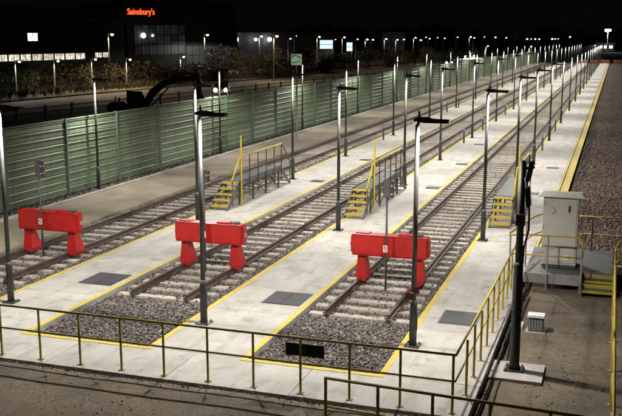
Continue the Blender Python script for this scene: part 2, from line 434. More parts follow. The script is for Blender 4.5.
M_lens = mat('pale_lens', (0.38, 0.33, 0.31), None, 20, 0.3)
def signal(cx, y, label, proto=None):
    if proto: return dup(proto, (cx, y, 0), label)
    t = thing('signal_post', label, 'signal', (cx, y, 0), group='thin signal posts at the buffer stops')
    MB().tube((0,0,-0.12), (0,0,2.62), 0.027, n=10).build('post', M_pole, t, smooth=True)
    MB().box(-0.09,0.09,-0.09,0.09,-0.11,-0.09).build('base_plate', M_pole, t)
    h = MB().box(-0.085,0.085,-0.06,0.06,2.36,2.83).build('signal_head', M_dgrey, t, bevel=0.012)
    M_rb = mat('dull_red_hood', (0.055, 0.032, 0.03), None, 8, 0.6)
    MB().box(0.086,0.17,-0.07,0.055,2.36,2.80).build('lamp_housing', M_rb, h, bevel=0.015)
    for z in (2.47, 2.69):
        MB().tube((0.135,-0.071,z), (0.135,-0.09,z), 0.028, n=12).build('lens', M_lens, h)
        MB().tube((0.171,-0.01,z), (0.195,-0.01,z), 0.035, n=12).build('lens', M_lens, h)
    p = MB().box(-0.075,0.045,-0.05,-0.03,0.93,1.11).build('number_plate', M_white, t, bevel=0.006)
    mk = MB()
    mk.box(-0.055,0.025,-0.0545,-0.0515,1.065,1.085).box(-0.055,-0.035,-0.0545,-0.0515,1.02,1.064).box(-0.034,0.02,-0.0545,-0.0515,1.02,1.036) \
      .box(0.004,0.022,-0.0545,-0.0515,0.97,1.019).box(-0.05,0.003,-0.0545,-0.0515,0.955,0.972)
    mk.build('digit_mark', M_red, p)
    return t
s0 = signal(-10.56, 22.22, 'thin grey signal post standing before the middle red buffer stop')
signal(-15.92, 22.3, 'thin grey signal post standing before the red buffer stop by the fence', s0)
signal(-5.36, 22.12, 'thin grey signal post before the red buffer stop of the rightmost track', s0)

# ------------------------------------------------------------------ lamp posts
def lamp_post(label, group, watts, name='lamp_post'):
    t = thing(name, label, 'lamp post', (0,0,0), group=group)
    base = MB().path([(0,0,0.018),(0,0,0.92),(0,0,1.02)], [0.08,0.08,0.06], 16).build('base_column', M_pole, t, smooth=True)
    MB().box(0.068,0.085,-0.04,0.04,0.35,0.75).build('service_door', M_pole, base, bevel=0.004)
    pl = MB().box(-0.16,0.16,-0.16,0.16,0.002,0.02).build('base_plate', M_pole, t)
    MB().path([(0,0,1.0),(0,0,4.66)], [0.055,0.043], 14).build('shaft', M_pole, t, smooth=True)
    MB().path([(0,0,4.64),(0.02,0,4.72),(0.10,0,4.745)], 0.034, 10).build('bracket', M_pole, t, smooth=True)
    h = MB()
    prof = [(-0.06,4.745),(-0.06,4.79),(0.0,4.818),(0.16,4.818),(0.30,4.788),(0.62,4.779),(0.635,4.765),(0.62,4.752),(0.08,4.740)]
    h.prism(prof, 'y', -0.115, 0.115)
    h.box(0.12,0.615,-0.112,-0.095,4.712,4.760).box(0.12,0.615,0.095,0.112,4.712,4.760).box(0.12,0.137,-0.094,0.094,4.713,4.741).box(0.603,0.62,-0.094,0.094,4.713,4.750)
    h = h.build('lamp_head', M_black, t)
    MB().add([(0.16,-0.085,4.734),(0.16,0.085,4.734),(0.58,0.085,4.738),(0.58,-0.085,4.738)],[(0,1,2,3)]).build('led_panel', M_led, h)
    MB().tube((0.03,0,4.815),(0.03,0,4.94),0.026,0.022,n=10).build('photocell', M_white, h, smooth=True)
    ld = bpy.data.lights.new('lamp_light', 'SPOT'); ld.energy = watts; ld.color = LAMP_COL
    ld.spot_size = R(162); ld.spot_blend = 0.35; ld.shadow_soft_size = 0.07
    lo = obj('light', ld, h, (0.44, 0, 4.70))
    return t
wname = ['left walkway', 'middle walkway', 'right walkway']
gname = ['lamp posts along the left walkway', 'lamp posts along the middle walkway', 'lamp posts along the right walkway']
lp0 = None
for r, x in enumerate(ROWX):
    for k, y in enumerate(LAMP_Y):
        if k < 30:
            lab = 'grey lamp post with black head on the %s, %s from the front' % (wname[r], ORD[k])
            if r == 2 and k == 0: lab = 'nearest grey lamp post on the right walkway, carrying two dark red squares'
        else:
            lab = 'small distant lamp post in the far stretch of the %s' % wname[r]
        if lp0 is None:
            lp0 = lamp_post(lab, gname[r], LAMP_W); lp0.location = (x, y, 0)
        else:
            dup(lp0, (x, y, 0), lab, gname[r])
M_bolt = MB().tube((0,0,0.02),(0,0,0.06),0.017,n=6).mesh('bolt', M_dgrey)
for o in [o for o in C.objects if o.name.startswith('base_plate') and o.parent and o.parent.name.startswith('lamp_post') and o.parent.location.y < 30]:
    for sx in (-1,1):
        for sy in (-1,1): obj('bolt', M_bolt, o, (sx*.12, sy*.12, 0))
def fence_x(y): return -21.55 + (y-24)*0.0085
fl0 = None
for k, y in enumerate([20.5, 33.6, 46.2, 60, 74, 88, 102, 117, 132, 147, 162, 177, 192, 207, 222]):
    lab = 'thin grey lamp post close against the green fence, %s from the left' % ORD[k]
    if fl0 is None:
        fl0 = lamp_post(lab, 'lamp posts along the green fence', LAMP_W*0.8); fl0.location = (fence_x(y)+0.5, y, -0.12)
    else: dup(fl0, (fence_x(y)+0.5, y, -0.12), lab, 'lamp posts along the green fence')

# red squares strapped to the nearest right-hand pole
M_dred = mat('dark_red_plate', (0.20, 0.012, 0.010), None, 6, 0.5)
cs = thing('marker_plates', 'pair of dark red squares strapped to the nearest right lamp post', 'sign', (ROWX[2], LAMP_Y[0], 1.15))
MB().box(-0.16,-0.02,-0.085,-0.065,-0.13,0.02).build('red_square', M_dred, cs, bevel=0.004)
MB().box(0.0,0.13,-0.085,-0.065,0.02,0.17).build('red_square', M_dred, cs, bevel=0.004)
MB().path([(0.066*math.cos(a), 0.066*math.sin(a), 0.02) for a in np.linspace(0, 2*math.pi, 13)], 0.008, 6).build('strap', M_galv, cs)

# ------------------------------------------------------------------ walkway covers and marker posts
gr = []
def cover(x0, x1, y0, y1, label, group='dark cover plates set in the walkways'):
    t = thing('access_cover', label, 'cover plate', ((x0+x1)/2, (y0+y1)/2, 0), group=group)
    w, d = x1-x0, y1-y0
    nx = 2 if w > 0.8 else 1
    MB().box(-w/2, w/2, -d/2, d/2, -0.01, 0.005).build('frame', M_dgrey, t)
    for k in range(nx):
        a = -w/2+0.03+k*(w-0.06)/nx
        MB().box(a+0.006, a+(w-0.06)/nx-0.006, -d/2+0.03, d/2-0.03, 0.0, 0.014).build('plate', M_grate, t, bevel=0.003)
cover(-13.2,-12.2,19.9,21.05,'dark square cover plate in the left walkway')
cover(-7.92,-6.92,19.75,20.85,'dark square cover plate in the middle walkway')
cover(-3.52,-2.65,19.55,20.6,'grey square cover plate in the right walkway')
for (x, y), wl in zip([(-12.5,38.2),(-12.3,45.8),(-7.2,38.0),(-7.2,45.8),(-7.6,54.7),(-2.7,45.9),(-2.8,37.9),(-2.9,31.6)],
        ['left walkway, nearer of two','left walkway, farther of two','middle walkway, nearest small one','middle walkway, second small one',
         'middle walkway, farthest small one','right walkway, farthest small one','right walkway, second small one','right walkway beside the yellow steps']):
    cover(x-0.3, x+0.3, y-0.3, y+0.3, 'small dark cover plate in the '+wl)
mp0 = None
for k, ((x, y), wl) in enumerate(zip([(-13.7,55.3),(-13.7,78.0),(-13.6,83.5),(-8.6,55.2),(-8.6,63.5),(-8.6,77),(-3.75,53),(-3.75,64.5)],
        ['left walkway, nearest of three','left walkway, second of three','left walkway, farthest of three','middle walkway, nearest of three',
         'middle walkway, second of three','middle walkway, farthest of three','right walkway, nearer of two','right walkway, farther of two'])):
    lab = 'short grey marker post with pale cap on the '+wl
    if mp0 is None:
        mp0 = thing('marker_post', lab, 'marker post', (x, y, 0), group='short marker posts')
        MB().box(-0.05,0.05,-0.05,0.05,0.001,0.75).build('post', M_dgrey, mp0, bevel=0.006)
        MB().box(-0.07,0.07,-0.06,0.06,0.751,1.0).build('cap', M_galv, mp0, bevel=0.01)
    else: dup(mp0, (x, y, 0), lab)

# ------------------------------------------------------------------ access platforms with steps
def access_platform(x0, label, proto=None):
    if proto: return dup(proto, (x0, 30.4, 0), label)
    t = thing('access_platform', label, 'steps', (x0, 30.4, 0), group='stepped access platforms')
    w = 0.74; Z = 0.92; y1 = 1.15; y2 = 5.7; y3 = 6.9
    # treads near and far
    for k in range(5):
        z = Z*(k+1)/5 - 0.02; y = 0.02 + k*0.245
        tr = MB().box(0.035, w-0.035, y, y+0.27, z-0.035, z).build('tread', M_tread, t, bevel=0.004)
        MB().box(0.036, w-0.036, y-0.012, y-0.001, z-0.05, z+0.004).build('nosing', M_ybar, tr)
    for k in range(4):
        z = Z*(k+1)/5 - 0.02; y = y3 - 0.27 - k*0.27
        MB().box(0.035, w-0.035, y, y+0.27, z-0.035, z).build('tread', M_deck, t, bevel=0.004)
    MB().box(0.034, w-0.034, y1+0.13, y2, Z-0.03, Z).build('deck', M_deck, t, bevel=0.004)
    for s, x in ((0, 0.0), (1, w-0.03)):
        prof = [(-0.08,0.002),(0.14,0.002),(y1+0.12,Z-0.17),(y2,Z-0.17),(y3-0.12,0.002),(y3+0.08,0.002),(y2+0.05,Z+0.03),(y1+0.02,Z+0.03)]
        MB().prism(prof, 'x', x, x+0.03).build('stringer', M_deck, t)
    for y in (y1+0.15, 2.7, 4.1, y2-0.1):
        for x in (0.05, w-0.11):
            MB().box(x, x+0.06, y, y+0.06, 0.002, Z-0.04).build('leg', M_dgrey, t)
    for a, b in ((y1+0.2, 2.7), (2.76, 4.1), (4.16, y2-0.1)):
        MB().tube((w-0.08, a, 0.08), (w-0.08, b, Z-0.2), 0.018, n=6).tube((w-0.08, b, 0.08), (w-0.08, a, Z-0.2), 0.018, n=6).build('cross_brace', M_dgrey, t)
    rx = w+0.045
    top = [(rx, 0.30, 1.05), (rx, y1-0.05, 1.87), (rx, y1+0.05, 1.90), (rx, y2-0.05, 1.90), (rx, y2+0.05, 1.87), (rx, y3-0.1, 0.98)]
    MB().path(top[:4], 0.034, 8).build('handrail', M_ybar, t, smooth=True)
    MB().path(top[3:], 0.024, 8).build('handrail', M_dgrey, t, smooth=True)
    MB().tube((rx, y1, 1.42), (rx, y2, 1.42), 0.016, n=8).build('mid_rail', M_dgrey, t)
    for y in (y1+0.05, 2.1, 3.0, 3.9, 4.8, y2-0.03):
        MB().tube((rx, y, 0.3), (rx, y, 1.88), 0.022, n=8).build('post', M_dgrey, t)
    MB().tube((rx, 0.38, 0.1), (rx, 0.38, 1.10), 0.022, n=8).build('post', M_dgrey, t)
    MB().tube((rx, y3-0.15, 0.05), (rx, y3-0.15, 1.0), 0.022, n=8).build('post', M_dgrey, t)
    MB().path([(rx+0.07, y1-0.05, 0.002),(rx+0.07, y1-0.05, 2.72)], 0.03, 10).build('tall_pole', M_ybar, t)
    return t
a0 = access_platform(-14.22, 'stepped access platform on the left walkway with yellow handrail')
access_platform(-8.97, 'stepped access platform on the middle walkway with yellow handrail', a0)
access_platform(-3.82, 'stepped access platform on the right walkway, behind the black mast', a0)

# ------------------------------------------------------------------ railings
def railing(name, label, pts, posts, z0, z1, m, mids=(0.55,), r=0.024, foot=True, group=None):
    t = thing(name, label, 'railing', (pts[0][0], pts[0][1], 0), group=group)
    ox, oy = pts[0][0], pts[0][1]
    L = [(p[0]-ox, p[1]-oy, p[2] if len(p) > 2 else z1) for p in pts]
    MB().path(L, r, 8).build('top_rail', m, t, smooth=True)
    for f in mids:
        MB().path([(p[0], p[1], z0+(p[2]-z0)*f) for p in L], r*0.85, 8).build('mid_rail', m, t, smooth=True)
    for x, y in posts:
        MB().tube((x-ox, y-oy, z0), (x-ox, y-oy, z1-0.005), r, n=8).build('post', m, t)
        if foot:
            MB().box(x-ox-0.055, x-ox+0.055, y-oy-0.045, y-oy+0.045, z0, z0+0.014).build('foot_plate', m, t)
    return t
fy = 14.66
railing('railing', 'long weathered yellow railing along the front edge of the concrete apron', [(-18.9, fy), (-2.3, fy)],
        [(-2.34-0.925*k, fy) for k in range(18)], 0.002, 1.06, M_oldbar)
sy = [15.55+0.93*k for k in range(9)]
railing('railing', 'bright yellow railing along the right edge of the right walkway', [(-2.30, fy), (-2.2, 23.62)],
        [(-2.24, y) for y in sy], 0.002, 1.06, M_ybar)
railing('railing', 'dark railing in the foreground with its corner post at bottom centre', [(-4.24, 13.35), (0.22, 13.05)],
        [(-4.22+0.9*k, 13.35-0.0672*0.9*k) for k in range(5)], -0.2, 0.9, M_oldbar, r=0.027)
railing('railing', 'yellow handrail running towards the camera at the right edge',
        [(0.27, 3.0), (0.275, 24.0), (0.29, 24.5), (0.36, 25.2), (0.55, 25.8)],
        [(0.27, y) for y in (4.5, 6.5, 8.5, 10.5, 12.9, 14.6, 16.4, 18.2, 20.0, 21.8, 23.6)], -0.2, 0.9, M_ybar, r=0.027)
# black board wired to the front railing
bd = thing('board', 'black rectangular board fixed behind the front railing', 'board', (-5.05, fy+0.045, 0.82))
MB().box(-0.37,0.37,0,0.02,-0.12,0.115).build('panel', M_rubber, bd, bevel=0.006)
MB().box(-0.02,0.02,-0.022,-0.001,-0.05,0.05).build('clip', M_dgrey, bd)

# ------------------------------------------------------------------ cabinet deck, cabinet, steps
dk = thing('equipment_deck', 'raised grey steel deck carrying the cream cabinet', 'deck', (-2.02, 23.9, 0))
MB().box(0.02,1.44,0.02,3.2,0.19,0.235).build('deck_plate', M_deck, dk, bevel=0.005)
MB().box(1.45,2.25,0.55,3.2,0.19,0.232).build('deck_plate', M_deck, dk, bevel=0.005)
MB().box(0.0,1.46,-0.03,0.018,-0.03,0.24).build('fascia', M_galv, dk, bevel=0.006)
MB().box(1.462,1.50,-0.03,0.54,-0.03,0.238).build('fascia', M_galv, dk, bevel=0.006)
MB().box(1.50,2.27,0.50,0.548,-0.03,0.238).build('fascia', M_deck, dk, bevel=0.006)
for x in (0.06, 0.72, 1.40):
    for y in (0.04, 1.5, 3.05): MB().box(x, x+0.06, y, y+0.06, -0.21, 0.188).build('leg', M_dgrey, dk)
for k, (y, z) in enumerate([(0.14, 0.10), (-0.36, -0.04)]):
    st = MB().box(1.53, 2.27, y, y+0.30, z-0.03, z).build('tread', M_deck, dk, bevel=0.004)
    MB().box(1.525, 2.275, y-0.05, y-0.002, z-0.05, z+0.006).build('nosing', M_ybar, st)
    MB().box(1.53, 2.27, y+0.31, y+0.33, z-0.03, z+0.10).build('riser', M_tread, st)
for x in (1.508, 2.276):
    MB().prism([(-0.42,-0.19),(-0.1,-0.19),(0.5,0.04),(0.5,0.2),(0.1,0.14),(-0.42,-0.04)], 'x', x, x+0.015).build('stringer', M_dgrey, dk)

def hoop_rail(name, label, pts, mid, posts, m=M_ybar, pm=M_galv):
    t = thing(name, label, 'railing', tuple(pts[0][:2])+(0,))
    o = Vector((pts[0][0], pts[0][1], 0))
    MB().path([Vector(p)-o for p in pts], 0.024, 8).build('top_rail', m, t, smooth=True)
    MB().path([Vector(p)-o for p in mid], 0.02, 8).build('mid_rail', m, t, smooth=True)
    for x, y, z0, z1 in posts:
        MB().tube(Vector((x,y,z0))-o, Vector((x,y,z1))-o, 0.022, n=8).build('post', pm, t)
        MB().box(x-o.x-0.05, x-o.x+0.05, y-o.y-0.04, y-o.y+0.04, z0, z0+0.012).build('foot_plate', pm, t)
    return t
ry = 23.82
hoop_rail('railing', 'yellow railing on grey posts in front of the cream cabinet',
          [(-2.42,ry-0.12,1.26),(-1.9,ry,1.28),(-0.68,ry,1.28),(-0.58,ry,1.24),(-0.55,ry,1.14),(-0.55,ry,0.78)],
          [(-2.3,ry,0.74),(-0.57,ry,0.74)],
          [(-2.38,ry-0.1,-0.2,1.25),(-1.42,ry,-0.2,1.27),(-0.55,ry,-0.2,0.78)])
hoop_rail('railing', 'yellow railing along the back of the cabinet deck, left of the cabinet',
          [(-2.42,ry+0.05,1.27),(-2.0,26.4,1.27),(-1.75,27.0,1.27),(-1.3,27.02,1.27)],
          [(-2.38,ry+0.1,0.74),(-2.0,26.4,0.74),(-1.75,27.0,0.74),(-1.3,27.02,0.74)],
          [(-2.12,25.5,0.002,1.25),(-1.75,27.0,0.236,1.25)])
hoop_rail('railing', 'dim yellow railing behind the deck before the brown gravel',
          [(-1.0,27.05,1.24),(0.4,27.05,1.24),(3.0,27.05,1.24)], [(-1.0,27.05,0.72),(3.0,27.05,0.72)],
          [(-0.38,27.05,0.233,1.23),(0.9,27.05,-0.2,1.23),(2.2,27.05,-0.2,1.23)], M_oldbar, M_dgrey)

cb = thing('equipment_cabinet', 'tall cream equipment cabinet with overhanging lid on the grey deck', 'cabinet', (-1.18, 25.0, 0.236))
MB().box(-0.46,0.46,-0.35,0.35,0.08,1.95).build('body', M_cream, cb, bevel=0.01)
MB().box(-0.44,0.44,-0.33,0.33,0.0,0.078).build('plinth', M_dgrey, cb)
MB().add([(-0.60,-0.50,1.955),(0.60,-0.50,1.955),(0.60,0.50,1.955),(-0.60,0.50,1.955),
          (-0.60,-0.50,1.972),(0.60,-0.50,1.972),(0.60,0.50,1.972),(-0.60,0.50,1.972),(-0.50,0.0,2.03),(0.50,0.0,2.03)],
         [(0,3,2,1),(0,1,5,4),(1,2,6,5),(2,3,7,6),(3,0,4,7),(4,5,9,8),(6,7,8,9),(5,6,9),(7,4,8)]).build('lid', M_cream, cb)
d = MB().box(-0.42,0.42,-0.375,-0.351,0.14,1.90).build('door', M_cream, cb, bevel=0.006)
MB().box(0.20,0.25,-0.395,-0.376,1.55,1.73).build('handle', M_black, d, bevel=0.006)
MB().path([(-0.24+0.09*math.cos(a), -0.39, 1.58+0.09*math.sin(a)) for a in np.linspace(-math.pi/2, math.pi/2, 9)], 0.012, 6).build('hasp', M_galv, d)
MB().box(0.10,0.26,-0.385,-0.376,0.22,0.38).build('label_plate', M_white, d, bevel=0.003)
for z in (0.35, 1.05, 1.7): MB().tube((-0.43,-0.372,z),(-0.43,-0.372,z+0.12),0.014,n=8).build('hinge', M_galv, d)

# yellow cable trough with cables along the right walkway edge
tr = thing('cable_trough', 'long yellow cable trough along the outer edge of the right walkway', 'cable trough', (-2.03, 27.4, 0))
MB().box(0.0,0.06,0,FAR-27.4,-0.30,0.03).build('inner_wall', M_ybar, tr)
MB().box(0.061,0.37,0,FAR-27.4,-0.30,-0.045).build('floor', M_ybar, tr)
MB().box(0.371,0.415,0,FAR-27.4,-0.30,0.01).build('outer_wall', M_yellow, tr)
def cable(label, x, y0, y1, z, amp, r, ph, step=0.5):
    pts = [(x+amp*math.sin(y*1.1+ph)+amp*0.6*math.sin(y*2.3+ph*2), y, z+0.01*math.sin(y*1.7+ph)) for y in np.arange(y0, y1, step)]
    o = MB().path([Vector(p)-Vector((x,y0,0)) for p in pts], r, 6).build('cable', M_rubber, smooth=True); o.location = (x, y0, 0)
    tag(o, label, 'cable', 'black cables on the ground')
cable('black cable wriggling over the gravel beside the yellow trough, inner one', -1.42, 27.5, 90, -0.115, 0.035, 0.022, 0.3)
cable('black cable wriggling over the gravel beside the yellow trough, outer one', -1.24, 27.5, 70, -0.115, 0.05, 0.02, 2.0)
cable('thick black cable lying along the foot of the right walkway', -1.93, 14.1, 23.8, -0.165, 0.015, 0.032, 1.0)
cable('thin black cable beside the thick one at the right walkway foot', -1.80, 14.0, 23.2, -0.175, 0.03, 0.018, 2.2)

# ------------------------------------------------------------------ black mast, pad, small cabinet
pad = thing('concrete_pad', 'pale square concrete pad under the black mast', 'pad', (-1.56, 17.45, -0.2))
MB().box(-0.6,0.56,-0.5,0.5,-0.05,0.06).build('slab', M_conc, pad, bevel=0.012)
ms = thing('mast', 'tall black mast with unlit floodlights standing on the pale pad', 'mast', (-1.58, 17.5, -0.14))
bp = MB().box(-0.19,0.19,-0.17,0.17,0.002,0.03).build('base_plate', M_black, ms, bevel=0.005)
for sx in (-1,1):
    for sy_ in (-1,1): MB().tube((sx*.15,sy_*.13,0.03),(sx*.15,sy_*.13,0.09),0.02,n=6).build('bolt', M_galv, bp)
MB().path([(0,0,0.03),(0,0,0.12),(0,0,2.15),(0,0,2.22)], [0.13,0.10,0.092,0.075], 14).build('lower_column', M_black, ms, smooth=True)
MB().path([(0,0,2.2),(0,0,4.22)], [0.072,0.058], 12).build('upper_column', M_black, ms, smooth=True)
MB().box(-0.085,0.085,-0.09,0.09,2.95,3.18).build('junction_box', M_black, ms, bevel=0.01)
MB().tube((-0.02,0,4.05),(0.22,0.0,4.1),0.028,n=8).build('cross_arm', M_black, ms)
for z, dx, tilt in ((4.05, 0.135, 10), (3.55, 0.12, -5)):
    rot = Matrix.Rotation(R(tilt), 3, 'Y')
    fl = MB().box(dx-0.04,dx+0.04,-0.12,0.12,z-0.22,z+0.16,rot).build('floodlight', M_black, ms, bevel=0.015)
    MB().box(dx+0.041,dx+0.05,-0.10,0.10,z-0.19,z+0.13,rot,(dx,0,z-0.03)).build('lens', mat('dark_glass',(0.03,0.03,0.035),None,5,0.15), fl)
MB().path([(0.06,-0.06,3.9),(0.16,-0.09,3.3),(0.17,-0.08,2.9),(0.09,-0.06,2.5),(0.08,-0.04,2.2)], 0.022, 6).build('hanging_cable', M_rubber, ms, smooth=True)
MB().tube((0,0,1.2),(0,0,1.26),0.108,n=14).build('clamp_band', M_black, ms)
MB().tube((0,0,2.5),(0,0,2.55),0.085,n=14).build('clamp_band', M_black, ms)

sb = thing('ground_cabinet', 'small white-topped grey box standing on the brown yard', 'cabinet', (-1.38, 20.25, -0.2))
MB().box(-0.17,0.17,-0.12,0.12,0.03,0.36).build('body', mat('grey_box_paint',(0.16,0.165,0.17),None,8,0.6), sb, bevel=0.008)
MB().box(-0.19,0.19,-0.15,0.14,0.361,0.42).build('lid', M_white, sb, bevel=0.012)
for k in range(5): MB().box(-0.14+k*0.06,-0.115+k*0.06,-0.135,-0.121,0.07,0.31).build('rib', M_galv, sb)
MB().box(-0.22,0.22,-0.17,0.15,0.0,0.029).build('base', M_conc, sb)
pv = tag(MB().box(-1.98,-1.68,20.35,20.75,-0.24,-0.15).build('paving_slab', M_conc, bevel=0.01), 'pale paving slab lying left of the small white-topped box', 'slab')

# ------------------------------------------------------------------ green fence
fn = thing('fence', 'long green board fence on the left behind the tan path', 'fence', (fence_x(16), 16, -0.12))
fn.rotation_euler = (0, 0, -math.atan(0.0085))
PB, NB, BH = 4.0, 10, 0.31
prof = [(0,0.004),(0.035,0.004),(0.045,0.02),(0.045,BH-0.085),(0.075,BH-0.075),(0.075,BH-0.05),(0.02,BH-0.012),(0.0,BH-0.012)]
pme = MB().prism(prof, 'y', 0.06, PB-0.06).mesh('board', M_fence)
postm = MB().box(-0.05,0.12,-0.055,0.055,-0.1,3.22).mesh('post', M_fpost, bevel=0.01)
farb = MB(); farp = MB(); capm = MB().box(-0.03,0.09,0.06,PB-0.06,0,0.04).mesh('capping', M_fence)
NP = 58
for k in range(NP):
    near = k < 22
    if near: obj('post', postm, fn, (0, k*PB, 0)); obj('capping', capm, fn, (0, k*PB, 0.05+NB*BH))
    else: farp.box(-0.05,0.12,k*PB-0.055,k*PB+0.055,-0.1,3.22)
    for b in range(NB):
        z = 0.05+b*BH
        if near:
            o = obj('board', pme, fn, (random.uniform(-0.006,0.006), k*PB, z)); o.rotation_euler = (0, random.uniform(-.01,.01), 0)
        else: farb.prism([(x, z+q) for x, q in prof], 'y', k*PB+0.06, (k+1)*PB-0.06)
tag(farb.build('far_boards', M_fence, fn), kind='stuff'); tag(farp.build('far_posts', M_fpost, fn), kind='stuff')

# square green and white sign high on a pole by the fence
sg = thing('pole_sign', 'small square green and white sign high on a pole by the fence', 'sign', (-18.95, 53.7, -0.02), rz=0.3)
MB().tube((0,0,0),(0,0,5.35),0.045,n=8).build('pole', M_galv, sg)
pn = MB().box(-0.33,0.33,-0.08,-0.05,4.70,5.38).build('panel', emit('sign_face', (0.75,0.8,0.62), 0.28, False), sg)
M_sgreen = emit('sign_green', (0.05,0.30,0.07), 0.4, False)
MB().add([(-0.29,-0.084,5.10),(-0.05,-0.084,5.28),(0.29,-0.084,5.05),(0.29,-0.084,5.20),(-0.05,-0.084,5.36),(-0.29,-0.084,5.33)],[(0,1,4,5),(1,2,3,4)]).build('green_mark', M_sgreen, pn)
MB().add([(-0.27,-0.084,4.78),(0.25,-0.084,4.90),(0.25,-0.084,4.96),(-0.27,-0.084,4.88)],[(0,1,2,3)]).build('green_mark', M_sgreen, pn)

# ------------------------------------------------------------------ beyond the fence: road, verge, guard rail
def road_left(y): return -60.6 + (y-79)*0.1023
def strip(name, y0, y1, a, b, z, m, n=20):
    ys = np.linspace(y0, y1, n); vs = []; fs = []
    for y in ys: vs += [(road_left(y)+a, y, z), (road_left(y)+b, y, z)]
    for i in range(n-1): fs.append((2*i, 2*i+1, 2*i+3, 2*i+2))
    return tag(MB().add(vs, fs).build(name, m), kind='structure')
strip('road', 20, 420, 0, 17.5, -0.33, M_road)
strip('verge', 20, 420, -6, -0.2, -0.18, M_verge)
strip('road_kerb', 20, 420, -0.2, 0.0, -0.2, M_conc)
strip('near_verge', 20, 420, 17.5, 21, -0.3, M_verge)
gl = thing('roadside_rail', 'dark post and rail barrier along the near side of the road', 'barrier', (0,0,-0.3))
for z in (0.55, 0.95):
    MB().path([(road_left(y)+17.2, y, z) for y in np.linspace(40, 260, 30)], 0.045, 6).build('rail', M_dgrey, gl)
for k in range(40):
    y = 44+k*3.4; MB().box(road_left(y)+17.05, road_left(y)+17.2, y-0.07, y+0.07, 0, 1.15).build('post', M_dgrey, gl)

# cars
M_carp = mat('dark_car_paint', (0.03, 0.032, 0.036), None, 3, 0.3, metal=0.4)
M_glass = mat('car_glass', (0.015, 0.017, 0.02), None, 3, 0.08)
M_head = emit('headlight', (1.0, 0.90, 0.78), 40)
M_rim = mat('wheel_rim', (0.3, 0.3, 0.31), None, 6, 0.35, metal=0.8)
def car(label, proto=None, loc=None, rz=0):
    if proto: return dup(proto, loc, label, rz=rz)
    t = thing('car', label, 'car', loc, rz, group='cars with headlights on')
    # front faces local -Y
    side = [(-2.1,0.30),(-2.15,0.62),(-2.0,0.78),(-1.0,0.92),(-0.35,1.38),(0.95,1.42),(1.75,1.02),(2.1,0.95),(2.12,0.35)]
    MB().prism(side, 'x', -0.85, 0.85).build('body', M_carp, t, bevel=0.05)
    MB().add([(-0.72,-1.02,0.95),(0.72,-1.02,0.95),(0.66,-0.42,1.36),(-0.66,-0.42,1.36)],[(0,1,2,3)]).build('windscreen', M_glass, t)
    for s in (-1,1):
        MB().add([(s*0.86,-0.75,0.98),(s*0.86,-0.3,1.32),(s*0.86,0.85,1.34),(s*0.86,1.4,1.02)],[(0,1,2,3)]).build('side_window', M_glass, t)
        MB().tube((s*0.6,-2.06,0.66),(s*0.6,-2.19,0.66),0.23,n=14).build('headlight', M_head, t)
        for y in (-1.35, 1.35):
            w = MB().tube((s*0.70,y,0.32),(s*0.89,y,0.32),0.32,n=14).build('wheel', M_rubber, t)
            MB().tube((s*0.885,y,0.32),(s*0.90,y,0.32),0.19,n=10).build('rim', M_rim, w)
    ld = bpy.data.lights.new('headlamp_beam', 'SPOT'); ld.energy = 40000; ld.color = (1, .88, .72); ld.spot_size = R(50); ld.spot_blend = .8; ld.shadow_soft_size = .15
    lo = obj('light', ld, t, (0,-2.35,0.68)); lo.rotation_euler = (R(84), 0, R(180))
    return t
c0 = car('nearest car on the road behind the fence, headlights on', None, (-44.2, 98.6, -0.32), 0.35)
car('car with glaring headlights on the road behind the middle lamp posts', c0, (-38.6, 221, -0.32), 0.16)
car('distant car with headlights on, left of a pair', c0, (-46.5, 292, -0.32), 0.15)
car('distant car with headlights on, right of a pair', c0, (-44.9, 300, -0.32), 0.15)

# excavator
ex = thing('excavator', 'dark excavator with raised arm parked behind the green fence', 'excavator', (-35.7, 62.4, -0.34), rz=math.atan2(3.0, 5.6))
M_exc = mat('dark_machine_paint', (0.020, 0.018, 0.014), None, 3, 0.6)
for s in (-1, 1):
    MB().prism([(-1.5,0.1),(1.5,0.1),(1.75,0.38),(1.5,0.66),(-1.5,0.66),(-1.75,0.38)], 'y', s*0.85-0.22, s*0.85+0.22).build('crawler_track', M_rubber, ex, bevel=0.04)
MB().box(-0.7,0.7,-0.6,0.6,0.40,0.80).build('undercarriage', M_exc, ex)
MB().prism([(-1.75,0.85),(1.1,0.85),(1.1,1.35),(-0.3,1.45),(-0.5,1.75),(-1.6,1.75),(-1.85,1.5)], 'y', -1.0, 1.0).build('house', M_exc, ex, bevel=0.05)
cbn = MB().prism([(-0.35,1.46),(1.05,1.36),(1.10,2.0),(0.8,2.55),(-0.35,2.55)], 'y', 0.15, 0.98).build('cab', M_exc, ex, bevel=0.04)
MB().box(-0.2,0.7,0.985,0.992,1.65,2.4).build('window', M_glass, cbn)
MB().tube((-1.2,0.4,1.75),(-1.2,0.4,2.2),0.05,n=8).build('exhaust', M_exc, ex)
boom = [(0.9,1.0),(1.3,1.3),(1.8,2.2),(2.6,2.9),(3.4,3.25),(4.9,3.45),(4.95,3.75),(3.3,3.70),(2.3,3.35),(1.4,2.65),(0.8,1.5)]
MB().prism(boom, 'y', -0.28, 0.02).build('boom', M_exc, ex)
MB().prism([(4.55,3.85),(5.15,3.95),(5.45,3.2),(5.45,2.2),(5.2,2.15),(4.85,3.2)], 'y', -0.25, 0.0).build('dipper_arm', M_exc, ex)
MB().prism([(5.05,2.3),(5.5,2.35),(5.75,1.9),(5.6,1.3),(5.1,1.2),(4.7,1.35),(5.1,1.6)], 'y', -0.55, 0.3).build('bucket', M_exc, ex)
MB().tube((1.5,-0.13,1.4),(2.9,-0.13,2.85),0.06,n=8).build('hydraulic_ram', M_exc, ex)
MB().tube((3.2,-0.13,3.8),(4.7,-0.13,4.0),0.05,n=8).build('hydraulic_ram', M_exc, ex)

